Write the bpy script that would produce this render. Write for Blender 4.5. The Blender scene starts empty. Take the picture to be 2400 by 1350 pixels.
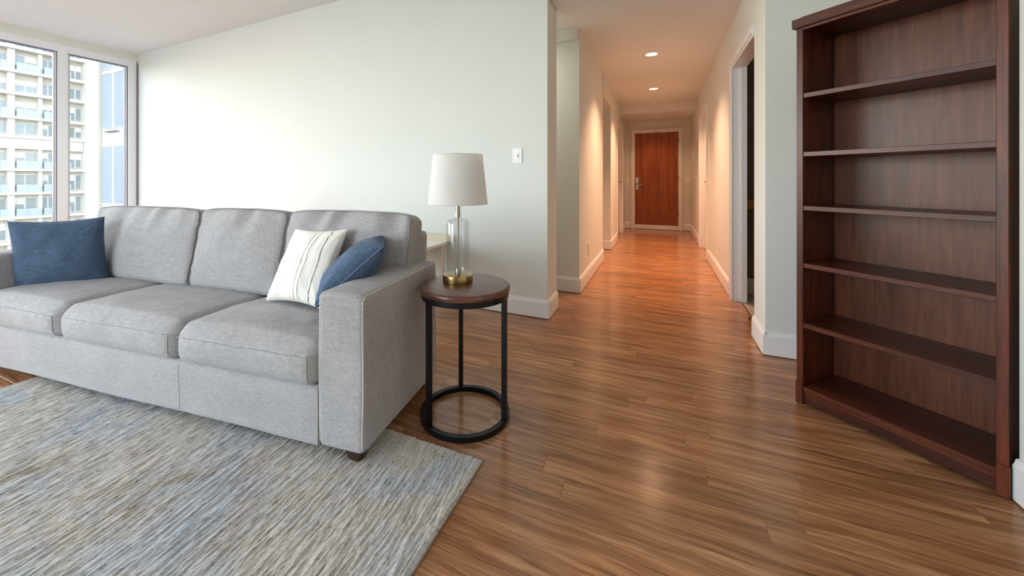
import bpy, bmesh, math, random
import numpy as np
from mathutils import Vector, Matrix

random.seed(7)
SC = bpy.context.scene
COL = SC.collection
PI = math.pi
R = math.radians

# ------------------------------------------------------------------ camera
YAW = R(24.228)
cd = bpy.data.cameras.new('camera')
cd.sensor_width = 36.0
cd.lens = 13.5
cd.shift_x = 0.025
cd.shift_y = -0.1058
cd.clip_start = 0.05
cd.clip_end = 500
cam = bpy.data.objects.new('camera', cd)
COL.objects.link(cam)
cam.location = (0, 0, 1.08)
cam.rotation_euler = (R(90), 0, YAW)
SC.camera = cam

# ------------------------------------------------------------------ world, sun, exposure
W = bpy.data.worlds.new('world')
SC.world = W
W.use_nodes = True
wn = W.node_tree
wn.nodes.clear()
sky = wn.nodes.new('ShaderNodeTexSky')
sky.sky_type = 'NISHITA'
sky.sun_disc = False
sky.sun_elevation = R(35)
sky.sun_rotation = R(-90)
sky.air_density = 1.0
sky.dust_density = 1.0
sky.ozone_density = 1.0
bg = wn.nodes.new('ShaderNodeBackground')
bg.inputs['Strength'].default_value = 1.25
wo = wn.nodes.new('ShaderNodeOutputWorld')
hs = wn.nodes.new('ShaderNodeHueSaturation')
hs.inputs['Saturation'].default_value = 0.6
wn.links.new(sky.outputs[0], hs.inputs['Color'])
wn.links.new(hs.outputs[0], bg.inputs[0])
wn.links.new(bg.outputs[0], wo.inputs[0])

SUN_EL = 34.9
SUN_AZ = -1.0
sl = bpy.data.lights.new('sun', 'SUN')
sl.energy = 3.0
sl.angle = R(0.53)
sl.color = (1.0, 0.97, 0.93)
so = bpy.data.objects.new('sun', sl)
COL.objects.link(so)
_d = Vector((math.cos(R(SUN_EL)) * math.cos(R(SUN_AZ)), math.cos(R(SUN_EL)) * math.sin(R(SUN_AZ)), -math.sin(R(SUN_EL))))
so.rotation_euler = _d.to_track_quat('-Z', 'Y').to_euler()
so.location = (-30, 0, 25)


def area(name, loc, rot, sx, sy, power, color):
    l = bpy.data.lights.new(name, 'AREA')
    l.shape = 'RECTANGLE'
    l.size = sx
    l.size_y = sy
    l.energy = power
    l.color = color
    o = bpy.data.objects.new(name, l)
    COL.objects.link(o)
    o.location = loc
    o.rotation_euler = rot
    return o


# added fill lights, out of view, outside the left window strip and rear window
area('fill_left_window', (-7.2, -1.4, 1.5), (0, R(-90), 0), 2.5, 2.7, 62, (0.80, 0.91, 1.0))
area('fill_rear_window', (-3.35, -3.15, 1.5), (R(90), 0, 0), 2.9, 2.4, 124, (0.82, 0.91, 1.0))

# unseen fill lights added in the side passage and the dark right room
area('bathroom_fill', (1.5, 3.6, 2.5), (0, 0, 0), 0.3, 0.3, 7.0, (1.0, 0.88, 0.7))
area('passage_fill', (-1.45, 3.42, 2.38), (0, 0, 0), 0.25, 0.25, 5.5, (1.0, 0.9, 0.74))

SC.view_settings.view_transform = 'Standard'
SC.view_settings.look = 'None'
SC.view_settings.exposure = 0.0
SC.view_settings.gamma = 1.0
SC.view_settings.use_curve_mapping = False
SC.cycles.use_denoising = True
SC.cycles.max_bounces = 10
SC.cycles.diffuse_bounces = 6
SC.cycles.transparent_max_bounces = 12
SC.cycles.sample_clamp_indirect = 6.0
SC.cycles.caustics_reflective = False
SC.cycles.caustics_refractive = False


# ------------------------------------------------------------------ node helpers
def lin(c):
    out = []
    for v in c:
        v = v / 255.0
        out.append(v / 12.92 if v <= 0.04045 else ((v + 0.055) / 1.055) ** 2.4)
    return (*out, 1.0)


class NT:
    def __init__(self, name):
        self.m = bpy.data.materials.new(name)
        self.m.use_nodes = True
        self.t = self.m.node_tree
        self.t.nodes.clear()
        self.out = self.n('ShaderNodeOutputMaterial')
        self.b = self.n('ShaderNodeBsdfPrincipled')
        self.t.links.new(self.b.outputs[0], self.out.inputs[0])

    def n(self, typ, **kw):
        x = self.t.nodes.new(typ)
        for k, v in kw.items():
            setattr(x, k, v)
        return x

    def link(self, a, b):
        self.t.links.new(a, b)

    def val(self, sock, v):
        if hasattr(v, 'links') or isinstance(v, bpy.types.NodeSocket):
            self.link(v, sock)
        else:
            sock.default_value = v

    def coord(self, kind='Object'):
        if kind == 'Position':
            return self.n('ShaderNodeNewGeometry').outputs['Position']
        return self.n('ShaderNodeTexCoord').outputs[kind]

    def mapping(self, vec, scale=(1, 1, 1), rot=(0, 0, 0), loc=(0, 0, 0)):
        m = self.n('ShaderNodeMapping')
        self.link(vec, m.inputs[0])
        m.inputs['Scale'].default_value = scale
        m.inputs['Rotation'].default_value = rot
        m.inputs['Location'].default_value = loc
        return m.outputs[0]

    def noise(self, vec, scale=5, detail=4, rough=0.5, dist=0.0, col=False):
        x = self.n('ShaderNodeTexNoise')
        self.link(vec, x.inputs['Vector'])
        x.inputs['Scale'].default_value = scale
        x.inputs['Detail'].default_value = detail
        x.inputs['Roughness'].default_value = rough
        x.inputs['Distortion'].default_value = dist
        return x.outputs['Color' if col else 'Fac']

    def wave(self, vec, scale=5, dist=0, detail=2, dscale=1, direction='X', prof='SIN'):
        x = self.n('ShaderNodeTexWave', wave_type='BANDS', bands_direction=direction, wave_profile=prof)
        self.link(vec, x.inputs['Vector'])
        x.inputs['Scale'].default_value = scale
        x.inputs['Distortion'].default_value = dist
        x.inputs['Detail'].default_value = detail
        x.inputs['Detail Scale'].default_value = dscale
        return x.outputs['Fac']

    def ramp(self, fac, stops):
        r = self.n('ShaderNodeValToRGB')
        self.link(fac, r.inputs[0])
        e = r.color_ramp.elements
        while len(e) > 1:
            e.remove(e[-1])
        e[0].position = stops[0][0]
        e[0].color = stops[0][1]
        for p, c in stops[1:]:
            k = e.new(p)
            k.color = c
        return r.outputs[0]

    def mix(self, fac, a, b, mode='MIX'):
        x = self.n('ShaderNodeMix', data_type='RGBA', blend_type=mode)
        self.val(x.inputs[0], fac)
        self.val(x.inputs[6], a)
        self.val(x.inputs[7], b)
        return x.outputs[2]

    def math(self, op, a, b=0.0, c=0.0, clamp=False):
        x = self.n('ShaderNodeMath', operation=op)
        x.use_clamp = clamp
        self.val(x.inputs[0], a)
        self.val(x.inputs[1], b)
        self.val(x.inputs[2], c)
        return x.outputs[0]

    def bump(self, h, strength=0.2, dist=0.01):
        x = self.n('ShaderNodeBump')
        self.link(h, x.inputs['Height'])
        x.inputs['Strength'].default_value = strength
        x.inputs['Distance'].default_value = dist
        self.link(x.outputs[0], self.b.inputs['Normal'])
        return x

    def set(self, **kw):
        names = dict(color='Base Color', rough='Roughness', metal='Metallic', spec='Specular IOR Level', ior='IOR',
                     trans='Transmission Weight', sheen='Sheen Weight', coat='Coat Weight', coat_rough='Coat Roughness',
                     emit='Emission Color', emit_s='Emission Strength', sub='Subsurface Weight', alpha='Alpha')
        for k, v in kw.items():
            self.val(self.b.inputs[names[k]], v)
        return self


def g(v):
    return (v, v, v, 1.0)


M = {}


def paint(name, rgb, rough=0.6, var=0.03, bumps=0.06):
    t = NT(name)
    co = t.coord('Position')
    n = t.noise(co, 1.7, 3)
    a = lin(rgb)
    b = tuple(min(1, x * (1 - var * 2)) for x in a[:3]) + (1,)
    t.set(color=t.mix(n, b, a), rough=rough, spec=0.35)
    t.bump(t.noise(co, 220, 2), bumps, 0.002)
    M[name] = t.m
    return t.m


paint('wall_paint', (226, 229, 224), 0.62)
paint('ceiling_paint', (233, 237, 238), 0.8)
paint('trim_paint', (237, 238, 238), 0.32, 0.01, 0.01)
paint('window_frame_paint', (238, 242, 246), 0.4, 0.02, 0.01)
paint('switch_plastic', (240, 240, 236), 0.3, 0.01, 0.0)
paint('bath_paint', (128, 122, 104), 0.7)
paint('white_lacquer', (238, 236, 228), 0.35, 0.01, 0.0)
paint('cream_lacquer', (222, 212, 190), 0.4, 0.02, 0.0)
paint('gasket', (118, 118, 134), 0.5, 0.02, 0.0)
paint('concrete_white', (236, 229, 218), 0.85, 0.06, 0.0)
paint('concrete_cream', (208, 197, 180), 0.85, 0.06, 0.0)
paint('street', (120, 122, 122), 0.9, 0.06, 0.0)


def wood_floor():
    t = NT('floor_wood')
    pos = t.coord('Position')
    rnd = t.n('ShaderNodeObjectInfo').outputs['Random']
    sep = t.n('ShaderNodeSeparateXYZ')
    t.link(pos, sep.inputs[0])
    row = t.math('FLOOR', t.math('DIVIDE', sep.outputs[1], 0.092))
    wn_ = t.n('ShaderNodeTexWhiteNoise', noise_dimensions='2D')
    cmb0 = t.n('ShaderNodeCombineXYZ')
    t.link(row, cmb0.inputs[0])
    t.link(rnd, cmb0.inputs[1])
    t.link(cmb0.outputs[0], wn_.inputs['Vector'])
    r1 = wn_.outputs['Value']
    cmb = t.n('ShaderNodeCombineXYZ')
    t.link(t.math('MULTIPLY', r1, 37.0), cmb.inputs[0])
    t.link(t.math('MULTIPLY', rnd, 11.0), cmb.inputs[1])
    t.link(t.math('MULTIPLY', r1, 19.0), cmb.inputs[2])
    va = t.n('ShaderNodeVectorMath', operation='ADD')
    t.link(pos, va.inputs[0])
    t.link(cmb.outputs[0], va.inputs[1])
    p = va.outputs[0]
    warp = t.noise(t.mapping(p, (1.3, 5, 1)), 1.6, 3, 0.5)
    wv = t.n('ShaderNodeCombineXYZ')
    t.link(t.math('MULTIPLY', warp, 0.06), wv.inputs[1])
    vb = t.n('ShaderNodeVectorMath', operation='ADD')
    t.link(p, vb.inputs[0])
    t.link(wv.outputs[0], vb.inputs[1])
    q = vb.outputs[0]
    broad = t.noise(t.mapping(q, (0.9, 15, 1)), 2.0, 4, 0.55, 0.3)
    fine = t.noise(t.mapping(q, (2.2, 75, 1)), 2.4, 5, 0.6, 0.2)
    streak = t.noise(t.mapping(q, (1.1, 34, 1), loc=(3, 7, 1)), 2.0, 3, 0.6, 0.4)
    k = t.math('ADD', t.math('MULTIPLY', broad, 0.55), t.math('MULTIPLY', fine, 0.45))
    col = t.ramp(k, [(0.30, lin((100, 67, 44))), (0.43, lin((142, 98, 66))), (0.53, lin((170, 122, 86))),
                     (0.66, lin((204, 157, 117)))])
    dark = t.ramp(streak, [(0.30, g(0.52)), (0.42, g(1.0))])
    col = t.mix(0.8, col, dark, 'MULTIPLY')
    hue = t.ramp(r1, [(0.0, (0.80, 0.78, 0.76, 1)), (0.35, (0.95, 0.95, 0.95, 1)), (0.7, (1.02, 0.97, 0.93, 1)),
                      (1.0, (1.12, 1.10, 1.08, 1))])
    col = t.mix(0.9, col, hue, 'MULTIPLY')
    rough = t.math('ADD', t.math('MULTIPLY', fine, 0.10), 0.13)
    t.set(color=col, rough=rough, spec=0.5)
    t.bump(fine, 0.10, 0.002)
    M['floor_wood'] = t.m


wood_floor()


def wood(name, dark, mid, light, rough=0.35, axis=2, scale=1.0, spec=0.5, coat=0.0):
    t = NT(name)
    co = t.coord('Object')
    s = [16, 16, 16]
    s[axis] = 1.1
    rnd = t.n('ShaderNodeObjectInfo').outputs['Random']
    cmb = t.n('ShaderNodeCombineXYZ')
    for i in range(3):
        t.link(t.math('MULTIPLY', rnd, 13.0 + 5 * i), cmb.inputs[i])
    va = t.n('ShaderNodeVectorMath', operation='ADD')
    t.link(co, va.inputs[0])
    t.link(cmb.outputs[0], va.inputs[1])
    p = va.outputs[0]
    n1 = t.noise(t.mapping(p, tuple(s)), 1.6 * scale, 5, 0.6, 0.6)
    s2 = [x * 4 if i != axis else x * 1.5 for i, x in enumerate(s)]
    n2 = t.noise(t.mapping(p, tuple(s2)), 2.2 * scale, 3, 0.6)
    k = t.math('ADD', t.math('MULTIPLY', n1, 0.65), t.math('MULTIPLY', n2, 0.35))
    col = t.ramp(k, [(0.32, lin(dark)), (0.5, lin(mid)), (0.68, lin(light))])
    t.set(color=col, rough=t.math('ADD', t.math('MULTIPLY', n2, 0.12), rough), spec=spec, coat=coat, coat_rough=0.25)
    t.bump(n2, 0.06, 0.001)
    M[name] = t.m


wood('book_wood_z', (42, 17, 9), (84, 37, 20), (122, 60, 34), 0.27, 2, spec=0.4)
wood('book_wood_x', (38, 16, 10), (72, 33, 21), (108, 55, 35), 0.27, 0, spec=0.4)
wood('book_back_wood', (64, 31, 18), (92, 49, 30), (116, 66, 42), 0.28, 2, 1.4, 0.4)
wood('table_wood', (66, 38, 27), (98, 60, 44), (126, 82, 60), 0.24, 0)
wood('door_wood', (116, 54, 20), (148, 74, 30), (176, 96, 44), 0.32, 2, 0.8)
wood('leg_wood', (42, 24, 18), (58, 34, 26), (76, 46, 34), 0.35, 2)
wood('shelf_wood', (150, 110, 66), (176, 132, 82), (196, 152, 100), 0.5, 0)
wood('gap_shade', (96, 62, 40), (120, 80, 52), (140, 98, 66), 0.5, 0)  # brown that stands in for the shadow gap below the baseboards


def fabric(name, base, dark, light, scale=1.0, bump=0.35, streak=(1, 1, 1)):
    t = NT(name)
    co = t.coord('Object')
    w1 = t.wave(co, 52 * scale, 0.6, 1, 3, 'X')
    w2 = t.wave(co, 52 * scale, 0.6, 1, 3, 'Z')
    w3 = t.wave(co, 52 * scale, 0.6, 1, 3, 'Y')
    weave = t.math('MULTIPLY', t.math('ADD', t.math('ADD', w1, w2), w3), 0.333)
    n = t.noise(t.mapping(co, streak), 130 * scale, 3, 0.7)
    slub = t.noise(t.mapping(co, (1, 1, 4)), 26 * scale, 4, 0.65)
    blot = t.noise(co, 5, 3, 0.5)
    k = t.math('ADD', t.math('ADD', t.math('MULTIPLY', n, 0.50), t.math('MULTIPLY', slub, 0.26)),
               t.math('ADD', t.math('MULTIPLY', weave, 0.10), t.math('MULTIPLY', blot, 0.14)))
    col = t.ramp(k, [(0.30, lin(dark)), (0.5, lin(base)), (0.70, lin(light))])
    t.set(color=col, rough=0.92, spec=0.15, sheen=0.12)
    t.bump(t.math('ADD', t.math('MULTIPLY', weave, 0.5), n), bump, 0.0012)
    M[name] = t.m


fabric('sofa_fabric', (167, 164, 164), (139, 136, 135), (192, 190, 190))
fabric('piping_fabric', (198, 194, 190), (176, 171, 167), (214, 210, 206))
fabric('seam_fabric', (132, 128, 126), (112, 108, 106), (154, 150, 148))
fabric('seat_seam_fabric', (148, 145, 144), (128, 125, 124), (172, 169, 168))
fabric('blue_fabric', (72, 91, 113), (54, 71, 92), (94, 115, 138), 1.0, 0.3)
fabric('blue_velvet', (76, 95, 120), (54, 70, 93), (106, 126, 152), 0.8, 0.2)
fabric('blue_piping', (112, 134, 160), (90, 110, 136), (132, 152, 176))


def white_stripe():
    t = NT('white_striped_fabric')
    co = t.coord('Object')
    sep = t.n('ShaderNodeSeparateXYZ')
    t.link(co, sep.inputs[0])
    n = t.noise(co, 170, 3, 0.7)
    base = t.ramp(n, [(0.25, lin((228, 222, 212))), (0.65, lin((246, 243, 236)))])
    # thin woven stripes running top to bottom, denser towards the right side
    wob = t.noise(t.mapping(co, (3, 3, 1)), 6, 3)
    x = t.math('ADD', sep.outputs[0], t.math('MULTIPLY', t.math('SUBTRACT', wob, 0.5), 0.012))
    acc = None
    for cx_, w_, s_ in ((0.004, 0.0014, 0.40), (0.030, 0.0022, 0.9), (0.058, 0.0022, 1.0), (0.070, 0.0012, 0.5),
                        (0.128, 0.0034, 0.9), (0.110, 0.0012, 0.4), (-0.03, 0.0012, 0.25), (-0.06, 0.0012, 0.25), (-0.10, 0.0012, 0.2)):
        d = t.math('ABSOLUTE', t.math('SUBTRACT', x, cx_))
        m = t.math('MULTIPLY', t.math('LESS_THAN', d, w_), s_)
        acc = m if acc is None else t.math('MAXIMUM', acc, m)
    brk = t.noise(t.mapping(co, (20, 20, 5)), 4, 3)
    acc = t.math('MULTIPLY', acc, t.ramp(brk, [(0.30, g(0.5)), (0.42, g(1))]))
    t.set(color=t.mix(acc, base, lin((104, 99, 96))), rough=0.9, spec=0.15, sheen=0.1)
    t.bump(n, 0.3, 0.0012)
    M['white_striped_fabric'] = t.m


white_stripe()


def rug_mat():
    t = NT('rug_pile')
    co = t.coord('Object')
    cc = t.mapping(co, (1, 1, 0), rot=(0, 0, R(4)))
    patch = t.noise(cc, 2.3, 4, 0.6, 0.5)
    patch2 = t.noise(t.mapping(cc, (1, 0.7, 1), loc=(5, 3, 0)), 3.3, 5, 0.65, 0.4)
    st = t.noise(t.mapping(cc, (108, 25, 1)), 1.5, 3, 0.6, 1.3)
    st2 = t.noise(t.mapping(cc, (200, 66, 1), loc=(9, 2, 0)), 1.5, 2, 0.6)
    base = t.ramp(patch, [(0.34, lin((184, 191, 199))), (0.44, lin((197, 198, 200))), (0.52, lin((202, 197, 189))), (0.62, lin((206, 202, 195))),
                          (0.72, lin((184, 174, 160)))])
    tan = t.ramp(patch2, [(0.56, g(0)), (0.66, g(1))])
    base = t.mix(t.math('MULTIPLY', tan, 0.6), base, lin((148, 128, 102)))
    k = t.math('ADD', t.math('MULTIPLY', st, 0.65), t.math('MULTIPLY', st2, 0.35))
    lines = t.ramp(k, [(0.33, lin((104, 100, 98))), (0.41, lin((172, 168, 165))), (0.47, lin((232, 231, 229))), (0.58, lin((255, 254, 252)))])
    col = t.mix(0.75, base, lines, 'MULTIPLY')
    t.set(color=col, rough=0.95, spec=0.1, sheen=0.1)
    t.bump(k, 0.6, 0.004)
    M['rug_pile'] = t.m
    paint('rug_edge', (150, 143, 134), 0.95, 0.1, 0.3)


rug_mat()


def simple(name, rgb, rough=0.4, metal=0.0, **kw):
    t = NT(name)
    co = t.coord('Object')
    n = t.noise(co, 40, 2)
    a = lin(rgb)
    b = tuple(x * 0.9 for x in a[:3]) + (1,)
    t.set(color=t.mix(n, b, a), rough=rough, metal=metal, **kw)
    M[name] = t.m
    return t


simple('black_metal', (30, 31, 33), 0.38, 0.6)
simple('brass', (168, 138, 86), 0.28, 1.0)
simple('brushed_nickel', (178, 170, 158), 0.3, 1.0)
simple('chrome', (205, 203, 200), 0.2, 1.0)
simple('dark_slot', (40, 38, 36), 0.6)
_t = simple('shade_linen', (252, 251, 249), 0.9, 0.0, spec=0.1)
_tl = _t.n('ShaderNodeBsdfTranslucent')
_tl.inputs[0].default_value = lin((252, 250, 246))
_mx = _t.n('ShaderNodeMixShader')
_mx.inputs[0].default_value = 0.4
_t.link(_t.b.outputs[0], _mx.inputs[1])
_t.link(_tl.outputs[0], _mx.inputs[2])
_t.link(_mx.outputs[0], _t.out.inputs[0])
simple('tile_beige', (176, 160, 140), 0.4)
simple('floor_base_dark', (52, 34, 24), 0.8)
simple('book_gap', (20, 12, 10), 0.8)


def glass_clear():
    t = NT('lamp_glass')
    t.set(color=(1, 1, 1, 1), rough=0.0, ior=1.45, trans=1.0)
    tr = t.n('ShaderNodeBsdfTransparent')
    tr.inputs[0].default_value = (0.97, 0.98, 0.98, 1)
    gl = t.n('ShaderNodeBsdfGlossy')
    gl.inputs['Roughness'].default_value = 0.02
    lw = t.n('ShaderNodeLayerWeight')
    lw.inputs['Blend'].default_value = 0.35
    mx = t.n('ShaderNodeMixShader')
    fac = t.ramp(lw.outputs['Facing'], [(0.0, g(0.03)), (0.75, g(0.12)), (1.0, g(0.75))])
    t.link(fac, mx.inputs[0])
    t.link(tr.outputs[0], mx.inputs[1])
    t.link(gl.outputs[0], mx.inputs[2])
    t.link(mx.outputs[0], t.out.inputs[0])
    M['lamp_glass'] = t.m
    t = NT('window_glass')
    tr = t.n('ShaderNodeBsdfTransparent')
    tr.inputs[0].default_value = (0.94, 0.96, 0.96, 1)
    gl = t.n('ShaderNodeBsdfGlossy')
    gl.inputs['Roughness'].default_value = 0.0
    mx = t.n('ShaderNodeMixShader')
    mx.inputs[0].default_value = 0.05
    t.link(tr.outputs[0], mx.inputs[1])
    t.link(gl.outputs[0], mx.inputs[2])
    t.link(mx.outputs[0], t.out.inputs[0])
    M['window_glass'] = t.m
    t = NT('tower_glass')
    co = t.coord('Position')
    n = t.noise(t.mapping(co, (0.3, 0.3, 0.5)), 1.0, 2)
    t.set(color=t.mix(n, lin((118, 126, 128)), lin((156, 162, 162))), rough=0.12, spec=0.6)
    M['tower_glass'] = t.m
    t = NT('tower_glass_pale')
    t.set(color=t.mix(t.noise(t.coord('Position'), 0.5, 2), lin((168, 176, 184)), lin((186, 192, 198))), rough=0.2, spec=0.5)
    M['tower_glass_pale'] = t.m
    t = NT('light_lens')
    t.set(color=(1, 1, 1, 1), emit=(1.0, 0.82, 0.60, 1), emit_s=5.0)
    M['light_lens'] = t.m
    t = NT('light_lens_dim')
    t.set(color=(0.8, 0.78, 0.72, 1), emit=(1.0, 0.78, 0.52, 1), emit_s=0.12)
    M['light_lens_dim'] = t.m


glass_clear()


# ------------------------------------------------------------------ mesh helpers
def mesh_from(name, V, F, smooth=False):
    me = bpy.data.meshes.new(name)
    me.from_pydata([tuple(map(float, v)) for v in V], [], [tuple(map(int, f)) for f in F])
    me.update()
    if smooth:
        me.polygons.foreach_set('use_smooth', [True] * len(me.polygons))
    return me


def obj(name, me, mat, parent=None, loc=None, rot=None):
    if isinstance(me, bmesh.types.BMesh):
        bm = me
        me = bpy.data.meshes.new(name)
        bmesh.ops.recalc_face_normals(bm, faces=bm.faces)
        bm.to_mesh(me)
        bm.free()
    o = bpy.data.objects.new(name, me)
    COL.objects.link(o)
    if mat is not None and len(me.materials) == 0:
        me.materials.append(M[mat])
    if parent is not None:
        o.parent = parent
    if loc is not None:
        o.location = loc
    if rot is not None:
        o.rotation_euler = rot
    return o


def tag(o, label=None, cat=None, group=None, kind=None):
    if label:
        o['label'] = label
    if cat:
        o['category'] = cat
    if group:
        o['group'] = group
    if kind:
        o['kind'] = kind
    return o


def empty(name, loc=(0, 0, 0), rz=0.0):
    o = bpy.data.objects.new(name, None)
    COL.objects.link(o)
    o.location = loc
    o.rotation_euler = (0, 0, rz)
    o.empty_display_size = 0.05
    return o


def bm_new():
    return bmesh.new()


def bx(bm, x0, x1, y0, y1, z0, z1, bev=0.0, seg=2):
    m = Matrix.Translation(((x0 + x1) / 2, (y0 + y1) / 2, (z0 + z1) / 2)) @ Matrix.Diagonal((abs(x1 - x0), abs(y1 - y0), abs(z1 - z0), 1))
    r = bmesh.ops.create_cube(bm, size=1.0, matrix=m)
    if bev > 0:
        es = list({e for v in r['verts'] for e in v.link_edges})
        bmesh.ops.bevel(bm, geom=es, offset=bev, segments=seg, profile=0.5, affect='EDGES', clamp_overlap=True)
    return bm


def box(name, x0, x1, y0, y1, z0, z1, mat, parent=None, bev=0.0, seg=2):
    bm = bm_new()
    bx(bm, x0, x1, y0, y1, z0, z1, bev, seg)
    return obj(name, bm, mat, parent)


def prism(name, poly, z0, z1, mat, parent=None):
    n = len(poly)
    V = [(x, y, z0) for x, y in poly] + [(x, y, z1) for x, y in poly]
    F = [list(range(n))[::-1], list(range(n, 2 * n))] + [[i, (i + 1) % n, n + (i + 1) % n, n + i] for i in range(n)]
    bm = bm_new()
    vs = [bm.verts.new(v) for v in V]
    for f in F:
        bm.faces.new([vs[i] for i in f])
    return obj(name, bm, mat, parent)


def lathe(bm, prof, n=40, c=(0, 0), caps=True):
    rings = []
    for r, z in prof:
        rings.append([bm.verts.new((c[0] + r * math.cos(2 * PI * i / n), c[1] + r * math.sin(2 * PI * i / n), z)) for i in range(n)])
    for a, b in zip(rings[:-1], rings[1:]):
        for i in range(n):
            bm.faces.new((a[i], a[(i + 1) % n], b[(i + 1) % n], b[i]))
    if caps:
        if prof[0][0] > 1e-5:
            bm.faces.new(rings[0][::-1])
        if prof[-1][0] > 1e-5:
            bm.faces.new(rings[-1])
    return bm


def smooth_obj(o, angle=40):
    me = o.data
    me.polygons.foreach_set('use_smooth', [True] * len(me.polygons))
    try:
        me.set_sharp_from_angle(angle=R(angle))
    except Exception:
        pass
    return o


def tube_geo(pts, rad, closed=False, seg=6):
    P = np.array(pts, float)
    n = len(P)
    V, F = [], []
    up = np.array([0.13, 0.29, 0.95])
    for i in range(n):
        a = P[(i - 1) % n] if (closed or i > 0) else P[i]
        b = P[(i + 1) % n] if (closed or i < n - 1) else P[i]
        d = b - a
        d /= (np.linalg.norm(d) + 1e-12)
        s = np.cross(d, up)
        if np.linalg.norm(s) < 0.15:
            s = np.cross(d, np.array([1.0, 0.1, 0.2]))
        s /= np.linalg.norm(s)
        w = np.cross(s, d)
        for k in range(seg):
            an = 2 * PI * k / seg
            V.append(P[i] + rad * (math.cos(an) * s + math.sin(an) * w))
    m = n if closed else n - 1
    for i in range(m):
        j = (i + 1) % n
        for k in range(seg):
            F.append((i * seg + k, i * seg + (k + 1) % seg, j * seg + (k + 1) % seg, j * seg + k))
    if not closed:
        F.append(tuple(range(seg))[::-1])
        F.append(tuple((n - 1) * seg + k for k in range(seg)))
    return V, F


def tube(name, pts, rad, mat, parent=None, closed=False, seg=6):
    V, F = tube_geo(pts, rad, closed, seg)
    return obj(name, mesh_from(name, V, F, True), mat, parent)


# numpy value noise
def _hash(ix, iy, iz):
    h = (ix.astype(np.int64) * 374761393 + iy.astype(np.int64) * 668265263 + iz.astype(np.int64) * 2147483647) & 0xffffffff
    h = ((h ^ (h >> 13)) * 1274126177) & 0xffffffff
    h = (h ^ (h >> 16)) & 0xffff
    return h / 65535.0


def vnoise(x, y, z=None):
    x = np.asarray(x, float)
    y = np.asarray(y, float)
    z = np.zeros_like(x) if z is None else np.asarray(z, float) + 0 * x
    xi, yi, zi = np.floor(x), np.floor(y), np.floor(z)
    xf, yf, zf = x - xi, y - yi, z - zi
    s = lambda t: t * t * (3 - 2 * t)
    u, v, w = s(xf), s(yf), s(zf)
    r = 0
    for dx in (0, 1):
        for dy in (0, 1):
            for dz in (0, 1):
                r = r + _hash(xi + dx, yi + dy, zi + dz) * (u if dx else 1 - u) * (v if dy else 1 - v) * (w if dz else 1 - w)
    return r * 2 - 1


def rbox_geo(sx, sy, sz, r, nx, ny, nz, deform=None):
    """rounded box, centred on x and y, z from 0 to sz; deform works on an N x 3 array"""
    def lat(n, half, rr):
        k = 4
        e = half - rr
        ang = np.linspace(0, 1, k + 1)
        lo = -half + rr * ang
        mid = np.linspace(-e, e, n + 1)
        return np.concatenate([lo[:-1], mid, -lo[:-1][::-1]])
    X, Y, Z = lat(nx, sx / 2, r), lat(ny, sy / 2, r), lat(nz, sz / 2, r)
    A, B, C = len(X), len(Y), len(Z)
    idx = {}
    V, F = [], []

    def vid(i, j, k):
        key = (i, j, k)
        if key not in idx:
            idx[key] = len(V)
            V.append((X[i], Y[j], Z[k]))
        return idx[key]
    for i in range(A - 1):
        for j in range(B - 1):
            F.append((vid(i, j, 0), vid(i, j + 1, 0), vid(i + 1, j + 1, 0), vid(i + 1, j, 0)))
            F.append((vid(i, j, C - 1), vid(i + 1, j, C - 1), vid(i + 1, j + 1, C - 1), vid(i, j + 1, C - 1)))
    for i in range(A - 1):
        for k in range(C - 1):
            F.append((vid(i, 0, k), vid(i + 1, 0, k), vid(i + 1, 0, k + 1), vid(i, 0, k + 1)))
            F.append((vid(i, B - 1, k), vid(i, B - 1, k + 1), vid(i + 1, B - 1, k + 1), vid(i + 1, B - 1, k)))
    for j in range(B - 1):
        for k in range(C - 1):
            F.append((vid(0, j, k), vid(0, j, k + 1), vid(0, j + 1, k + 1), vid(0, j + 1, k)))
            F.append((vid(A - 1, j, k), vid(A - 1, j + 1, k), vid(A - 1, j + 1, k + 1), vid(A - 1, j, k + 1)))
    P = np.array(V)
    h = np.array([sx / 2 - r, sy / 2 - r, sz / 2 - r])
    inner = np.clip(P, -h, h)
    d = P - inner
    L = np.linalg.norm(d, axis=1)
    # map the cube shell to the rounded shell
    Lm = np.abs(d).max(axis=1)
    d = np.where(L[:, None] > 1e-9, d / np.maximum(L, 1e-9)[:, None] * r * (Lm / r)[:, None], 0)
    P = inner + d
    P[:, 2] += sz / 2
    if deform is not None:
        P = deform(P)
    return P, F


# ------------------------------------------------------------------ setting
def S(o):
    o['kind'] = 'structure'
    return o


CZ, HZ = 2.905, 2.5      # living-room ceiling, hall ceiling
floor = S(box('floor', -7.1, 1.5, -3.6, 9.2, -0.14, -0.012, 'floor_base_dark'))

PW = 0.092


def plank_geo(x0, x1, y0, y1, z, c=0.0007, h=0.011):
    V = [(x0, y0, z - h), (x1, y0, z - h), (x1, y1, z - h), (x0, y1, z - h),
         (x0, y0, z - c), (x1, y0, z - c), (x1, y1, z - c), (x0, y1, z - c),
         (x0 + c, y0 + c, z), (x1 - c, y0 + c, z), (x1 - c, y1 - c, z), (x0 + c, y1 - c, z)]
    F = [(8, 9, 10, 11)]
    for a in range(4):
        b = (a + 1) % 4
        F += [(a, b, 4 + b, 4 + a), (4 + a, 4 + b, 8 + b, 8 + a)]
    return V, F


def row_extent(yc):
    if yc < 2.83:
        return -6.95, 1.4
    if yc < 2.90:
        return -6.95, 0.62
    if yc < 3.7:
        return -2.0, 0.66
    return -0.95, 0.66


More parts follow.
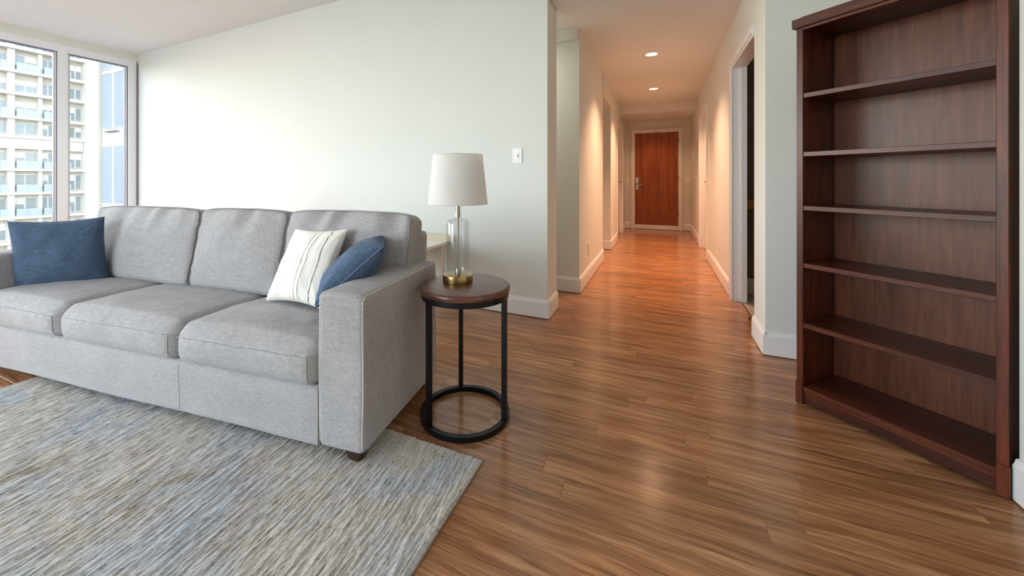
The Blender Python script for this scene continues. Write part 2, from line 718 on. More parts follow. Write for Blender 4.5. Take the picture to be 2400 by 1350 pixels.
planks = 0
sV, sF = [], []
row = int(-3.5 / PW)
rr = random.Random(3)
while row * PW < 9.1:
    y0, y1 = row * PW + 0.0002, (row + 1) * PW - 0.0002
    yc = (y0 + y1) / 2
    xa, xb = row_extent(yc)
    x = xa - rr.uniform(0, 1.0)
    while x < xb:
        ln = rr.choice((0.55, 0.7, 0.85, 1.0, 1.15, 1.3))
        p0, p1 = max(x, xa), min(x + ln, xb)
        x += ln + 0.0003
        if p1 - p0 < 0.03:
            continue
        dz = rr.uniform(-0.00025, 0)
        near = 0.8 < yc < 5.9 and p1 > -1.25 and planks < 290
        if near:
            V, F = plank_geo(0, 1, -(y1 - y0) / 2, (y1 - y0) / 2, 0)
            V = [(v[0] * (p1 - p0) if v[0] in (0, 1) else (v[0] if v[0] < 0.5 else (p1 - p0) - (1 - v[0])), v[1], v[2]) for v in V]
            o = obj('plank', mesh_from('plank', V, F), 'floor_wood', floor, (p0, yc, dz))
            planks += 1
        else:
            V, F = plank_geo(p0, p1, y0, y1, dz)
            k = len(sV)
            sV += V
            sF += [tuple(i + k for i in f) for f in F]
    row += 1
o = obj('plank_field', mesh_from('plank_field', sV, sF), 'floor_wood', floor)
o['kind'] = 'stuff'

# bathroom floor beyond the side doorway
tf = S(box('floor_bathroom', 0.662, 2.2, 2.96, 4.4, -0.012, 0.004, 'floor_base_dark'))
for i in range(4):
    for j in range(4):
        box('tile', 0.664 + i * 0.38, 0.664 + i * 0.38 + 0.377, 2.98 + j * 0.36, 2.98 + j * 0.36 + 0.357, 0.004, 0.0075, 'tile_beige', tf, 0.001, 1)

# walls
S(prism('wall_back', [(-0.79, 2.907), (-0.79, 3.195), (-7.1, 3.32), (-7.1, 3.033)], 0, 2.98, 'wall_paint'))
S(box('wall_hall_left', -2.2, -0.694, 3.695, 5.37, 0, 2.6, 'wall_paint'))
S(box('wall_hall_left', -2.2, -0.683, 6.185, 7.16, 0, 2.6, 'wall_paint'))
S(box('wall_hall_left', -2.2, -0.69, 8.36, 9.2, 0, 2.6, 'wall_paint'))
S(box('wall_hall_left', -1.2, -0.80, 7.16, 8.36, 0, 2.6, 'wall_paint'))
S(box('wall_hall_left', -2.3, -2.0, 3.1, 7.2, 0, 2.6, 'wall_paint'))
S(box('wall_hall_left', -2.0, -0.684, 5.37, 6.185, 2.2, 2.6, 'wall_paint'))     # over the first opening
S(box('wall_hall_left', -0.80, -0.69, 7.16, 8.36, 2.16, 2.6, 'wall_paint'))     # over the left door
S(box('wall_hall_end', -2.2, 1.5, 9.085, 9.25, 0, 2.6, 'wall_paint'))
S(box('wall_hall_right', 0.60, 0.70, 4.10, 5.98, 0, 2.6, 'wall_paint'))
S(box('wall_hall_right', 0.605, 0.78, 7.06, 9.2, 0, 2.6, 'wall_paint'))
S(box('wall_hall_right', 0.60, 0.78, 5.98, 7.06, 2.12, 2.6, 'wall_paint'))
S(box('wall_hall_right', 0.70, 0.78, 5.98, 7.06, 0, 2.12, 'wall_paint'))
S(box('wall_hall_right', 0.597, 0.70, 2.868, 3.17, 0, 2.6, 'wall_paint'))
S(box('wall_hall_right', 0.60, 0.70, 3.17, 4.10, 2.10, 2.6, 'wall_paint'))
S(box('wall_cross', 0.70, 1.55, 2.868, 2.95, 0, 2.98, 'wall_paint'))
S(box('wall_cross', 0.597, 0.70, 2.868, 2.907, 2.6, 2.98, 'wall_paint'))
S(box('wall_right', 1.40, 1.55, 1.80, 2.868, 0, 2.98, 'wall_paint'))
S(box('wall_right', 1.100, 1.55, -3.6, 1.905, 0, 2.98, 'wall_paint'))
# bathroom shell
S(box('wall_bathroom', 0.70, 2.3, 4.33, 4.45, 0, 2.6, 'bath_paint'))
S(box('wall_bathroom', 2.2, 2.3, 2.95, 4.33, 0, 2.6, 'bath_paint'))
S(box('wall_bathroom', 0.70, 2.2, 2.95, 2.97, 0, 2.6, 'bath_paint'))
# ceilings
S(box('ceiling', -7.1, 1.55, -3.6, 2.907, CZ, CZ + 0.1, 'ceiling_paint'))
S(prism('ceiling_edge', [(-7.1, 2.907), (-0.79, 2.907), (-0.79, 2.95), (-7.1, 3.1)], CZ, CZ + 0.1, 'ceiling_paint'))
S(box('ceiling_hall', -0.785, 2.3, 2.907, 3.20, HZ, HZ + 0.55, 'ceiling_paint'))
S(box('ceiling_hall', -2.3, 2.3, 3.20, 9.2, HZ, HZ + 0.55, 'ceiling_paint'))
S(box('ceiling_hall_drop', -0.69, 0.605, 7.95, 9.085, 2.355, HZ, 'ceiling_paint'))
S(box('trim_passage', -2.0, -0.70, 3.62, 3.695, 2.40, 2.5, 'wall_paint'))

# window wall
S(box('wall_left', -7.13, -6.95, -3.6, 3.1, 2.80, 2.98, 'cream_wall' if 'cream_wall' in M else 'wall_paint'))
S(box('wall_left', -7.13, -6.95, -3.6, 3.1, -0.1, 0.10, 'wall_paint'))
S(box('wall_left', -7.13, -6.95, -3.6, -2.85, 0.1, 2.80, 'wall_paint'))


def window_frame(name, ya, yb, z0, z1, post_left=True):
    """floor-length pane in the window wall between ya and yb; pane, gaskets and beads are its parts"""
    f = empty(name, (-6.98, ya, z0))
    S(f)
    h = z1 - z0
    w = yb - ya
    bm = bm_new()
    bx(bm, -0.09, 0.03, -0.045, 0.045, 0, h)
    obj('window_frame_post', bm, 'window_frame_paint', f)
    bm = bm_new()
    bx(bm, -0.09, 0.028, 0.045, w - 0.045, h - 0.09, h)
    obj('window_frame_head', bm, 'window_frame_paint', f)
    bm = bm_new()
    bx(bm, -0.09, 0.028, 0.045, w - 0.045, 0, 0.09)
    obj('window_frame_sill', bm, 'window_frame_paint', f)
    for s, a in ((0, 0.045), (1, w - 0.045)):
        d = 1 if s == 0 else -1
        bm = bm_new()
        bx(bm, -0.05, 0.012, min(a, a + d * 0.008), max(a, a + d * 0.008), 0.09, h - 0.09)
        obj('gasket', bm, 'gasket', f)
        bm = bm_new()
        bx(bm, -0.05, 0.004, min(a + d * 0.008, a + d * 0.022), max(a + d * 0.008, a + d * 0.022), 0.09, h - 0.09)
        obj('bead', bm, 'trim_paint', f)
        bm = bm_new()
        bx(bm, -0.05, -0.002, min(a + d * 0.022, a + d * 0.028), max(a + d * 0.022, a + d * 0.028), 0.09, h - 0.09)
        obj('gasket', bm, 'gasket', f)
    bm = bm_new()
    bx(bm, -0.05, 0.012, 0.045, w - 0.045, h - 0.098, h - 0.09)
    obj('gasket', bm, 'gasket', f)
    bm = bm_new()
    bx(bm, -0.036, -0.030, 0.073, w - 0.073, 0.09, h - 0.098)
    obj('pane', bm, 'window_glass', f)
    return f


ys = [-2.85, -1.9, -0.55, 0.80, 2.255, 2.965]
for i in range(5):
    window_frame('window_%d' % (i + 1), ys[i], ys[i + 1], 0.10, 2.80)
S(box('trim_1', -7.07, -6.95, 2.92, 3.012, 0.10, 2.80, 'window_frame_paint'))
S(box('trim_2', -6.96, -6.935, 3.012, 3.025, 0.10, 2.77, 'gasket'))

# unseen rear wall; its window is added to let light in from behind
S(box('wall_rear', -7.1, -4.8, -3.0, -2.9, 0, 2.98, 'wall_paint'))
S(box('wall_rear', -1.9, 1.5, -3.0, -2.9, 0, 2.98, 'wall_paint'))
S(box('wall_rear', -4.8, -1.9, -3.0, -2.9, 2.75, 2.98, 'wall_paint'))
S(box('wall_rear', -4.8, -1.9, -3.0, -2.9, 0, 0.25, 'wall_paint'))
wf = S(empty('window_6', (-3.35, -2.95, 0.25)))
for k in range(3):
    bm = bm_new()
    bx(bm, -1.41 + k * 1.41 - 0.04, -1.41 + k * 1.41 + 0.04, -0.05, 0.05, 0, 2.5)
    obj('window_frame_post', bm, 'window_frame_paint', wf)
for k in range(2):
    bm = bm_new()
    bx(bm, -1.41 + k * 1.41 + 0.04, -1.41 + (k + 1) * 1.41 - 0.04, -0.004, 0.004, 0, 2.5)
    obj('pane', bm, 'window_glass', wf)


# baseboards
def baseboard(name, p0, p1, h=0.145, t=0.016):
    """runs from p0 to p1; the room lies to the left of that direction"""
    p0, p1 = Vector((*p0, 0)), Vector((*p1, 0))
    d = p1 - p0
    L = d.length
    prof = [(0, 0.007), (t, 0.007), (t, h - 0.022), (t * 0.8, h - 0.018), (t * 0.55, h - 0.004), (t * 0.35, h), (0, h)]
    bm = bm_new()
    a = [bm.verts.new((0, y, z)) for y, z in prof]
    b = [bm.verts.new((L, y, z)) for y, z in prof]
    n = len(prof)
    bm.faces.new(a)
    bm.faces.new(b[::-1])
    for i in range(n):
        bm.faces.new((a[i], b[i], b[(i + 1) % n], a[(i + 1) % n]))
    o = S(obj(name, bm, 'trim_paint', None, p0, (0, 0, math.atan2(d.y, d.x))))
    bm = bm_new()
    bx(bm, 0, L, 0, t - 0.002, 0.0005, 0.007)
    obj('gap_shade_strip', bm, 'gap_shade', o)  # thin brown strip in place of the shadow line at the floor
    return o


T = 0.016
baseboard('baseboard_back', (-0.79, 2.907), (-6.95, 3.028))
baseboard('baseboard_back', (-0.79, 3.195), (-0.79, 2.907 - T))
baseboard('baseboard_passage', (-0.694, 3.695), (-2.0, 3.695))
baseboard('baseboard_hall_left', (-0.694, 5.37), (-0.694, 3.695 - T))
baseboard('baseboard_hall_left', (-0.683, 6.185), (-2.0, 6.185))
baseboard('baseboard_hall_left', (-0.683, 7.10), (-0.683, 6.185 - T))
baseboard('baseboard_hall_left', (-0.69, 9.085), (-0.69, 8.42))
baseboard('baseboard_hall_end', (-0.575, 9.085), (-0.69, 9.085))
baseboard('baseboard_hall_end', (0.605, 9.085), (0.485, 9.085))
baseboard('baseboard_hall_right', (0.605, 7.12), (0.605, 9.085))
baseboard('baseboard_hall_right', (0.60, 4.17), (0.60, 5.93))
baseboard('baseboard_hall_right', (0.597, 2.868 - T), (0.597, 3.17))
baseboard('baseboard_cross', (1.40, 2.868), (0.597, 2.868))
baseboard('baseboard_right', (1.100, -2.9), (1.100, 1.905))
baseboard('baseboard_right', (1.40, 1.905), (1.40, 2.868))
baseboard('baseboard_bathroom', (2.2, 4.33), (0.70, 4.33))


# doors
def casing(bm, x_face, nx, ya, yb, z1, w=0.075, t=0.02, near=True):
    """door casing on a wall x = x_face whose room side is +nx (+1 or -1), opening ya..yb"""
    def b(y0, y1, za, zb, tt):
        xa, xb = sorted((x_face, x_face + nx * tt))
        bx(bm, xa, xb, y0, y1, za, zb, 0.002, 1)
    if near:
        b(ya - w, ya - 0.022, 0, z1 + w, t)
        b(ya - 0.022, ya, 0, z1 + 0.022, t * 0.55)
    w0 = w if near else 0.0
    b(yb + 0.022, yb + w, 0, z1 + w, t)
    b(ya - w0 * 0.293, yb + 0.022, z1 + 0.022, z1 + w, t)
    b(yb, yb + 0.022, 0, z1 + 0.022, t * 0.55)
    b(ya, yb, z1, z1 + 0.022, t * 0.55)


# side doorway on the right (open, dark room behind)
d2 = S(empty('door_2', (0, 0, 0)))
bm = bm_new()
casing(bm, 0.60, -1, 3.175, 4.03, 2.07, 0.075, 0.02, False)
obj('door_casing', bm, 'trim_paint', d2)
bm = bm_new()
bx(bm, 0.602, 0.70, 4.03, 4.10, 0, 2.10)
bx(bm, 0.66, 0.70, 3.992, 4.03, 0, 2.07)
bx(bm, 0.602, 0.70, 3.17, 3.185, 0, 2.07)
obj('door_jamb', bm, 'trim_paint', d2)
bm = bm_new()
bx(bm, 0.60, 0.70, 3.17, 4.03, 2.07, 2.10)
obj('door_head', bm, 'trim_paint', d2)

# closed door further down the right wall
d3 = S(empty('door_3', (0, 0, 0)))
bm = bm_new()
casing(bm, 0.60, -1, 6.03, 6.99, 2.06, 0.06)
obj('door_casing', bm, 'trim_paint', d3)
bm = bm_new()
bx(bm, 0.60, 0.70, 5.98, 6.03, 0, 2.12)
bx(bm, 0.60, 0.70, 6.99, 7.06, 0, 2.12)
bx(bm, 0.60, 0.70, 6.03, 6.99, 2.06, 2.12)
obj('door_jamb', bm, 'trim_paint', d3)
bm = bm_new()
bx(bm, 0.645, 0.685, 6.035, 6.985, 0.01, 2.055, 0.002, 1)
leaf = obj('door_leaf', bm, 'trim_paint', d3)
bm = bm_new()
lathe(bm, [(0.026, 0), (0.026, 0.006), (0.011, 0.008), (0.011, 0.05)], 20)
bx(bm, -0.009, 0.009, -0.01, 0.11, 0.040, 0.055, 0.004, 2)
h = obj('door_handle', bm, 'brushed_nickel', d3, (0.645, 6.22, 1.05), (0, R(-90), 0))

# closed door on the left wall near the end
d4 = S(empty('door_4', (0, 0, 0)))
bm = bm_new()
casing(bm, -0.69, 1, 7.22, 8.30, 2.06, 0.06)
obj('door_casing', bm, 'trim_paint', d4)
bm = bm_new()
bx(bm, -0.80, -0.69, 7.16, 7.22, 0, 2.16)
bx(bm, -0.80, -0.69, 8.30, 8.36, 0, 2.16)
bx(bm, -0.80, -0.69, 7.22, 8.30, 2.06, 2.16)
obj('door_jamb', bm, 'trim_paint', d4)
bm = bm_new()
bx(bm, -0.775, -0.735, 7.225, 8.295, 0.01, 2.055, 0.002, 1)
obj('door_leaf', bm, 'trim_paint', d4)
bm = bm_new()
lathe(bm, [(0.026, 0), (0.026, 0.006), (0.011, 0.008), (0.011, 0.05)], 20)
bx(bm, -0.009, 0.009, -0.11, 0.01, 0.040, 0.055, 0.004, 2)
obj('door_handle', bm, 'brushed_nickel', d4, (-0.735, 8.20, 1.03), (0, R(90), 0))

# entry door at the end of the hall
d1 = S(empty('door_1', (-0.06, 9.085, 0)))
bm = bm_new()
for x0, x1, z0, z1 in ((-0.51, -0.435, 0, 2.175), (0.435, 0.51, 0, 2.175), (-0.435, 0.435, 2.105, 2.175)):
    bx(bm, x0, x1, -0.022, 0, z0, z1, 0.003, 1)
for x0, x1, z0, z1 in ((-0.435, -0.428, 0, 2.105), (0.428, 0.435, 0, 2.105), (-0.428, 0.428, 2.097, 2.105)):
    bx(bm, x0, x1, -0.012, 0, z0, z1)
obj('door_frame', bm, 'trim_paint', d1)
# leaf: rails and three vertical fields with recessed joints
xs = [-0.426, -0.285, -0.005, 0.235, 0.426]
for i in range(4):
    z0 = 0.10 if i in (0, 3) else 0.295
    bm = bm_new()
    bx(bm, xs[i] + 0.0018, xs[i + 1] - 0.0018, -0.012, -0.001, z0, 2.095, 0.001, 1)
    obj('door_panel', bm, 'door_wood', d1)
bm = bm_new()
bx(bm, -0.2832, 0.2332, -0.012, -0.001, 0.10, 0.2915, 0.001, 1)
obj('door_panel', bm, 'door_wood', d1)
bm = bm_new()
bx(bm, -0.426, 0.426, -0.002, 0.0, 0.01, 2.097)
obj('door_core', bm, 'book_gap', d1)
bm = bm_new()
bx(bm, -0.426, 0.426, -0.018, -0.002, 0.008, 0.098, 0.002, 1)
obj('door_sweep', bm, 'trim_paint', d1)['label'] = 'white kick strip along the foot of the door'
bm = bm_new()
bx(bm, -0.412, -0.352, -0.026, -0.012, 0.99, 1.135, 0.006, 2)
bx(bm, -0.412, -0.352, -0.022, -0.012, 0.86, 0.965, 0.004, 2)
lk = obj('lock_plate', bm, 'chrome', d1)
bm = bm_new()
bx(bm, -0.395, -0.27, -0.062, -0.048, 0.968, 0.984, 0.005, 2)
bx(bm, -0.391, -0.373, -0.05, -0.012, 0.966, 0.986, 0.005, 2)
obj('door_handle', bm, 'chrome', lk)
bm = bm_new()
lathe(bm, [(0.014, 0), (0.014, 0.004), (0.008, 0.008)], 16)
obj('lock_cylinder', bm, 'brass', lk, (-0.382, -0.022, 0.91), (R(90), 0, 0))
bm = bm_new()
lathe(bm, [(0.012, 0), (0.012, 0.003), (0.006, 0.006)], 16)
obj('peephole', bm, 'brass', d1, (-0.005, -0.012, 1.54), (R(90), 0, 0))
for z in (0.32, 1.06, 1.86):
    bm = bm_new()
    lathe(bm, [(0.008, 0), (0.008, 0.1)], 12)
    obj('hinge', bm, 'brushed_nickel', d1, (0.432, -0.024, z))
bm = bm_new()
bx(bm, -0.02, 0.02, -0.03, -0.02, 2.10, 2.125, 0.003, 1)
obj('door_stop_magnet', bm, 'brushed_nickel', d1)


# ------------------------------------------------------------------ the building across the street
B = tag(empty('apartment_building', (-75, 0, -12)), 'pale high-rise apartment building with glazed balconies seen through the window', 'building')


def bpart(name, x0, x1, y0, y1, z0, z1, mat, parent=B):
    bm = bm_new()
    bx(bm, x0 + 75, x1 + 75, y0, y1, z0 + 12, z1 + 12)
    return obj(name, bm, mat, parent)


bpart('wall', -90, -75.6, 2, 28.4, -12, 23.5, 'concrete_cream')
rows = [(18.3, 20.3), (15.3, 17.2), (12.45, 13.95), (9.4, 11.2), (6.95, 8.46), (2.75, 4.7), (-0.3, 1.75), (-3.4, -1.25), (-6.6, -4.5)]
bays = [(17.95, 18.7, 1), (18.7, 19.38, 1), (20.04, 20.98, 0), (21.02, 22.04, 0), (22.44, 23.05, 2), (23.08, 23.69, 2), (24.1, 25.0, 0), (25.07, 25.7, 3), (25.73, 26.35, 3)]
for yb in range(4):
    bays += [(5.0 + yb * 3.2, 6.2 + yb * 3.2, 0), (6.25 + yb * 3.2, 7.5 + yb * 3.2, 0)]
first_w = None
for (z0, z1) in rows:
    for (y0, y1, kd) in bays:
        rec = -75.6
        fr = empty('window', (0.6 - 1.2, (y0 + y1) / 2, z0 + 12))
        fr.parent = B
        bpart0 = bm_new()
        w, h = y1 - y0, z1 - z0
        for a in ((-w / 2, -w / 2 + 0.05, 0, h), (w / 2 - 0.05, w / 2, 0, h), (-w / 2 + 0.05, w / 2 - 0.05, h - 0.06, h), (-w / 2 + 0.05, w / 2 - 0.05, 0, 0.05)):
            bx(bpart0, -0.02, 0.06, a[0], a[1], a[2], a[3])
        obj('window_frame', bpart0, 'concrete_white', fr)
        bm = bm_new()
        bx(bm, 0.0, 0.03, -w / 2 + 0.05, w / 2 - 0.05, 0.05, h * (0.62 if rr.random() < 0.35 else 1) - 0.06)
        obj('pane', bm, 'tower_glass', fr)
        bm = bm_new()
        bx(bm, 0.0, 0.02, -w / 2 + 0.05, w / 2 - 0.05, h * 0.6, h - 0.06)
        obj('blind', bm, 'concrete_white', fr)
# slabs, parapets, balcony rails
for i, (z0, z1) in enumerate(rows):
    bpart('slab', -75.6, -74.5, 2, 26.4, z0 - 0.55, z0 - 0.22, 'concrete_white')
    if i < len(rows) - 1 and z0 - rows[i + 1][1] > 1.4:
        bpart('parapet', -75.55, -74.9, 2, 26.35, rows[i + 1][1] + 0.35, z0 - 0.55, 'concrete_white')
    if i in (1, 3, 5, 6, 7):
        for (y0, y1, kd) in bays[:7]:
            bpart('balcony_glass', -74.62, -74.57, y0, y1 + 0.02, z0 - 0.2, z0 + 0.75, 'tower_glass_pale')
for y0, y1 in ((17.2, 17.95), (19.4, 20.02), (22.06, 22.42), (23.72, 24.08), (14.2, 14.6), (11.0, 11.4), (7.8, 8.2), (2, 4.9)):
    bpart('pier', -75.6, -75.05, y0, y1, -12, 23.5, 'concrete_white')
bpart('pier', -75.6, -74.3, 26.4, 27.75, -12, 23.5, 'concrete_white')
bpart('pier', -75.6, -74.2, 27.75, 28.05, -12, 23.5, 'concrete_cream')
bpart('roof_slab', -90, -74.4, 2, 28.4, 23.5, 24.0, 'concrete_white')
# the wing that comes forward, its side glazed
bpart('wing', -75.6, -58, 28.10, 42, -12, 24, 'concrete_white')
for (z0, z1) in ((16.9, 23.0), (8.4, 16.4), (-2.4, 5.9), (-9.5, -3.4)):
    for x0, x1 in ((-74.9, -71.0), (-70.85, -67.4), (-67.25, -63.6), (-63.4, -59.6)):
        fr = empty('window', (x0 + 75, 28.10, z0 + 12))
        fr.parent = B
        bm = bm_new()
        for a in ((0, 0.08, 0, z1 - z0), (x1 - x0 - 0.08, x1 - x0, 0, z1 - z0), (0.08, x1 - x0 - 0.08, 0, 0.1), (0.08, x1 - x0 - 0.08, z1 - z0 - 0.1, z1 - z0)):
            bx(bm, a[0], a[1], -0.1, 0.0, a[2], a[3])
        obj('window_frame', bm, 'concrete_white', fr)
        bm = bm_new()
        bx(bm, 0.08, x1 - x0 - 0.08, -0.04, 0.0, 0.1, z1 - z0 - 0.1)
        obj('pane', bm, 'tower_glass_pale', fr)
bpart('sunshade', -72.6, -69.2, 27.7, 28.1, 7.9, 8.0, 'gasket')
S(box('ground_street', -160, -8, -80, 90, -12.4, -12, 'street'))

# ------------------------------------------------------------------ rug
def make_rug():
    x0, x1, y0, y1 = -3.08, -0.615, -1.05, 1.335
    nx, ny = 1040, 400
    X, Y = np.meshgrid(np.linspace(x0, x1, nx), np.linspace(y0, y1, ny))
    w = (X + 0.07 * Y) + 0.012 * vnoise(X * 6, Y * 3.0)
    a = vnoise(w * 190, Y * 30)
    b = vnoise(w * 120 + 40, Y * 15 + 7)
    c = vnoise(w * 30, Y * 5)
    hgt = 0.0125 + 0.0030 * a + 0.0030 * b + 0.0014 * c
    e = np.minimum(np.minimum(X - x0, x1 - X), np.minimum(Y - y0, y1 - Y))
    k = np.clip(e / 0.012, 0, 1)
    hgt = hgt * np.sqrt(np.clip(k * (2 - k), 0, 1)) * 0.8 + 0.003
    V = np.stack([X.ravel(), Y.ravel(), hgt.ravel()], 1)
    i = np.arange((ny - 1) * (nx - 1))
    r_, c_ = i // (nx - 1), i % (nx - 1)
    p = r_ * nx + c_
    F = np.stack([p, p + 1, p + nx + 1, p + nx], 1)
    me = bpy.data.meshes.new('pile')
    me.vertices.add(len(V))
    me.vertices.foreach_set('co', V.ravel())
    me.loops.add(len(F) * 4)
    me.polygons.add(len(F))
    me.loops.foreach_set('vertex_index', F.ravel())
    me.polygons.foreach_set('loop_start', np.arange(len(F)) * 4)
    me.polygons.foreach_set('use_smooth', [True] * len(F))
    me.update()
    me.validate()
    rug = empty('area_rug', (-1.85, 0.14, 0))
    tag(rug, 'grey and beige streaky textured area rug under the sofa front', 'rug')
    me.transform(Matrix.Translation((1.85, -0.14, 0)))
    o = obj('pile', me, 'rug_pile', rug)
    bm = bm_new()
    bx(bm, x0 + 1.85 - 0.002, x1 + 1.85 + 0.002, y0 - 0.14 - 0.002, y1 - 0.14 + 0.002, 0.0008, 0.0055, 0.002, 2)
    obj('binding', bm, 'rug_edge', rug)


make_rug()

# ------------------------------------------------------------------ sofa
SA = R(7.0)
SOFA_O = (-1.0, 1.107, 0.0)
sofa = tag(empty('sofa', SOFA_O, SA), 'light grey three-seat fabric sofa standing half on the rug', 'sofa')


def soft(name, x0, x1, y0, y1, z0, z1, r, n, deform, mat, parent, rx=0.0):
    """a rounded upholstered block in the sofa's frame"""
    P, F = rbox_geo(x1 - x0, y1 - y0, z1 - z0, r, *n, deform)
    me = mesh_from(name, P, F, True)
    return obj(name, me, mat, parent, ((x0 + x1) / 2, (y0 + y1) / 2, z0), (rx, 0, 0))


def arm_deform(P):
    Q = P.copy()
    t = np.clip(P[:, 2] / 0.59, 0, 1)
    # the top is gently domed, the flanks a little full
    Q[:, 2] += 0.006 * np.clip(t * 4 - 3, 0, 1) * (1 - (P[:, 0] / 0.1) ** 2)
    Q[:, 0] += 0.004 * np.sign(P[:, 0]) * np.sin(t * PI)
    n = vnoise(P[:, 0] * 9, P[:, 1] * 9, P[:, 2] * 9)
    Q[:, 0] += 0.0012 * n
    Q[:, 1] += 0.0012 * n
    return Q


def arm(x0, x1):
    a = soft('arm', x0, x1, 0.0, 0.65, 0.052, 0.645, 0.022, (6, 16, 18), arm_deform, 'sofa_fabric', sofa)
    hw = (x1 - x0) / 2
    r, q = 0.022, 0.7071
    for s in (-1, 1):
        # piping round the front face and back along the top edge
        k = r * (1 - q)
        pts = [(s * (hw - k), -0.325 + k, z) for z in np.linspace(r, 0.593 - r, 30)]
        for e in np.linspace(0.25, 1.0, 4):
            v = Vector((1.0, -1.0 + e, 0.0 + e)).normalized()
            pts.append((s * (hw - r + r * v.x), -0.325 + r + r * v.y, 0.593 - r + r * v.z))
        pts += [(s * (hw - k), y, 0.593 - k) for y in np.linspace(-0.325 + r + 0.01, 0.30, 24)]
        V, F = tube_geo(arm_deform(np.array(pts)), 0.0036, False, 6)
        obj('piping', mesh_from('piping', V, F, True), 'piping_fabric', a)
    pts = [(x, -0.325 + 0.0062, 0.593 - 0.0062) for x in np.linspace(-hw + 0.02, hw - 0.02, 10)]
    V, F = tube_geo(pts, 0.0016, False, 5)
    obj('seam', mesh_from('seam', V, F, True), 'seam_fabric', a)
    return a


SW = 2.50     # inner face of the far arm
arm(-0.200, 0.0)
arm(-SW - 0.20, -SW)


def rail_deform(P):
    Q = P.copy()
    Q[:, 1] -= 0.004 * np.sin(np.clip(P[:, 2] / 0.23, 0, 1) * PI) * (P[:, 1] < 0)
    Q[:, 2] += 0.003 * vnoise(P[:, 0] * 3, P[:, 2] * 4) * (P[:, 2] < 0.05)
    Q[:, 1] += 0.0015 * vnoise(P[:, 0] * 5, P[:, 2] * 9)
    return Q


rail = soft('front_rail', -SW + 0.002, -0.202, 0.004, 0.60, 0.046, 0.278, 0.014, (60, 4, 6), rail_deform, 'sofa_fabric', sofa)
for xs_ in (0.40,):
    V, F = tube_geo(rail_deform(np.array([(xs_ + 0.004 * math.sin(z * 20), -0.2982, z) for z in np.linspace(0.016, 0.216, 20)])), 0.0013, False, 5)
    obj('seam', mesh_from('seam', V, F, True), 'sofa_fabric', rail)
V, F = tube_geo([((SW - 0.2) / 2 - 0.006, -0.2990, z) for z in np.linspace(0.008, 0.222, 14)], 0.0026, False, 6)
obj('piping', mesh_from('piping', V, F, True), 'piping_fabric', rail)


def frame_deform(P):
    Q = P.copy()
    Q[:, 1] += 0.05 * np.clip(P[:, 2] / 0.7, 0, 1) ** 1.3
    return Q


bf = soft('back_frame', -SW - 0.14, -0.065, 0.545, 0.64, 0.05, 0.805, 0.028, (40, 3, 12), frame_deform, 'sofa_fabric', sofa)
V, F = tube_geo([(SW / 2 + 0.0375 - 0.006, -0.012 + 0.05 * (z / 0.7) ** 1.3, z) for z in np.linspace(0.55, 0.735, 10)], 0.0026, False, 6)
obj('piping', mesh_from('piping', V, F, True), 'seam_fabric', bf)


def seat_deform(w, d, h, seed):
    def f(P):
        Q = P.copy()
        u = P[:, 0] / (w / 2)
        v = P[:, 1] / (d / 2)          # -1 front
        t = np.clip(P[:, 2] / h, 0, 1)
        crown = (1 - np.abs(u) ** 3.0) * (1 - np.abs(v * 0.9 + 0.05) ** 4)
        Q[:, 2] += t * (0.022 * crown - 0.014 * np.clip(v, 0, 1) - 0.012 * np.clip(-v - 0.5, 0, 1) ** 1.5)
        # the boxed front bulges and rounds over the edge
        fr = np.clip((-v - 0.8) / 0.2, 0, 1)
        Q[:, 1] -= fr * 0.020 * np.sin(t * PI) * (1 - np.abs(u) ** 6)
        Q[:, 1] += fr * 0.030 * np.clip((t - 0.62) / 0.38, 0, 1) ** 2
        Q[:, 0] += np.sign(u) * 0.004 * np.sin(t * PI)
        # corners drawn in
        Q[:, 0] -= np.sign(u) * 0.012 * np.clip(np.abs(u) - 0.85, 0, 1) / 0.15 * np.clip(-v - 0.8, 0, 1) / 0.2
        n = vnoise(P[:, 0] * 6 + seed, P[:, 1] * 7, P[:, 2] * 8)
        n2 = vnoise(P[:, 0] * 17 + seed, P[:, 1] * 15, P[:, 2] * 14)
        Q[:, 2] += t * (0.0035 * n + 0.0014 * n2)
        Q[:, 1] += fr * (0.002 * n + 0.0012 * n2)
        # small gathers below the front welt
        gth = np.exp(-((t - 0.72) / 0.13) ** 2) * fr
        Q[:, 1] += gth * 0.0022 * vnoise(P[:, 0] * 42 + seed * 3, P[:, 2] * 10)
        return Q
    return f


def seat(x0, x1, seed):
    w, d, h = x1 - x0, 0.53, 0.172
    y0 = -0.014
    f = seat_deform(w, d, h, seed)
    c = soft('seat_cushion', x0, x1, y0, y0 + d, 0.272, 0.272 + h, 0.044, (46, 26, 8), f, 'sofa_fabric', sofa)
    # welts along the front panel
    for zz, yy, rad, m in ((0.122, 0.0, 0.0012, 'seat_seam_fabric'), (0.022, 0.0065, 0.0022, 'sofa_fabric')):
        p = np.array([(x, -d / 2 + yy, zz) for x in np.linspace(-w / 2 + 0.02, w / 2 - 0.02, 40)])
        q = f(p)
        q[:, 1] -= 0.0004
        V, F = tube_geo(q, rad, False, 5)
        obj('seam', mesh_from('seam', V, F, True), m, c)
    p = np.array([(w / 2 - 0.03, -d / 2 + 0.0006, z) for z in np.linspace(0.03, 0.118, 10)])
    q = f(p)
    q[:, 1] -= 0.0004
    V, F = tube_geo(q, 0.0014, False, 5)
    obj('seam', mesh_from('seam', V, F, True), 'piping_fabric', c)
    return c


SEATS = [(-0.953, -0.207, 1.0), (-1.770, -0.959, 2.0), (-SW + 0.006, -1.776, 3.0)]
for s_ in SEATS:
    seat(*s_)


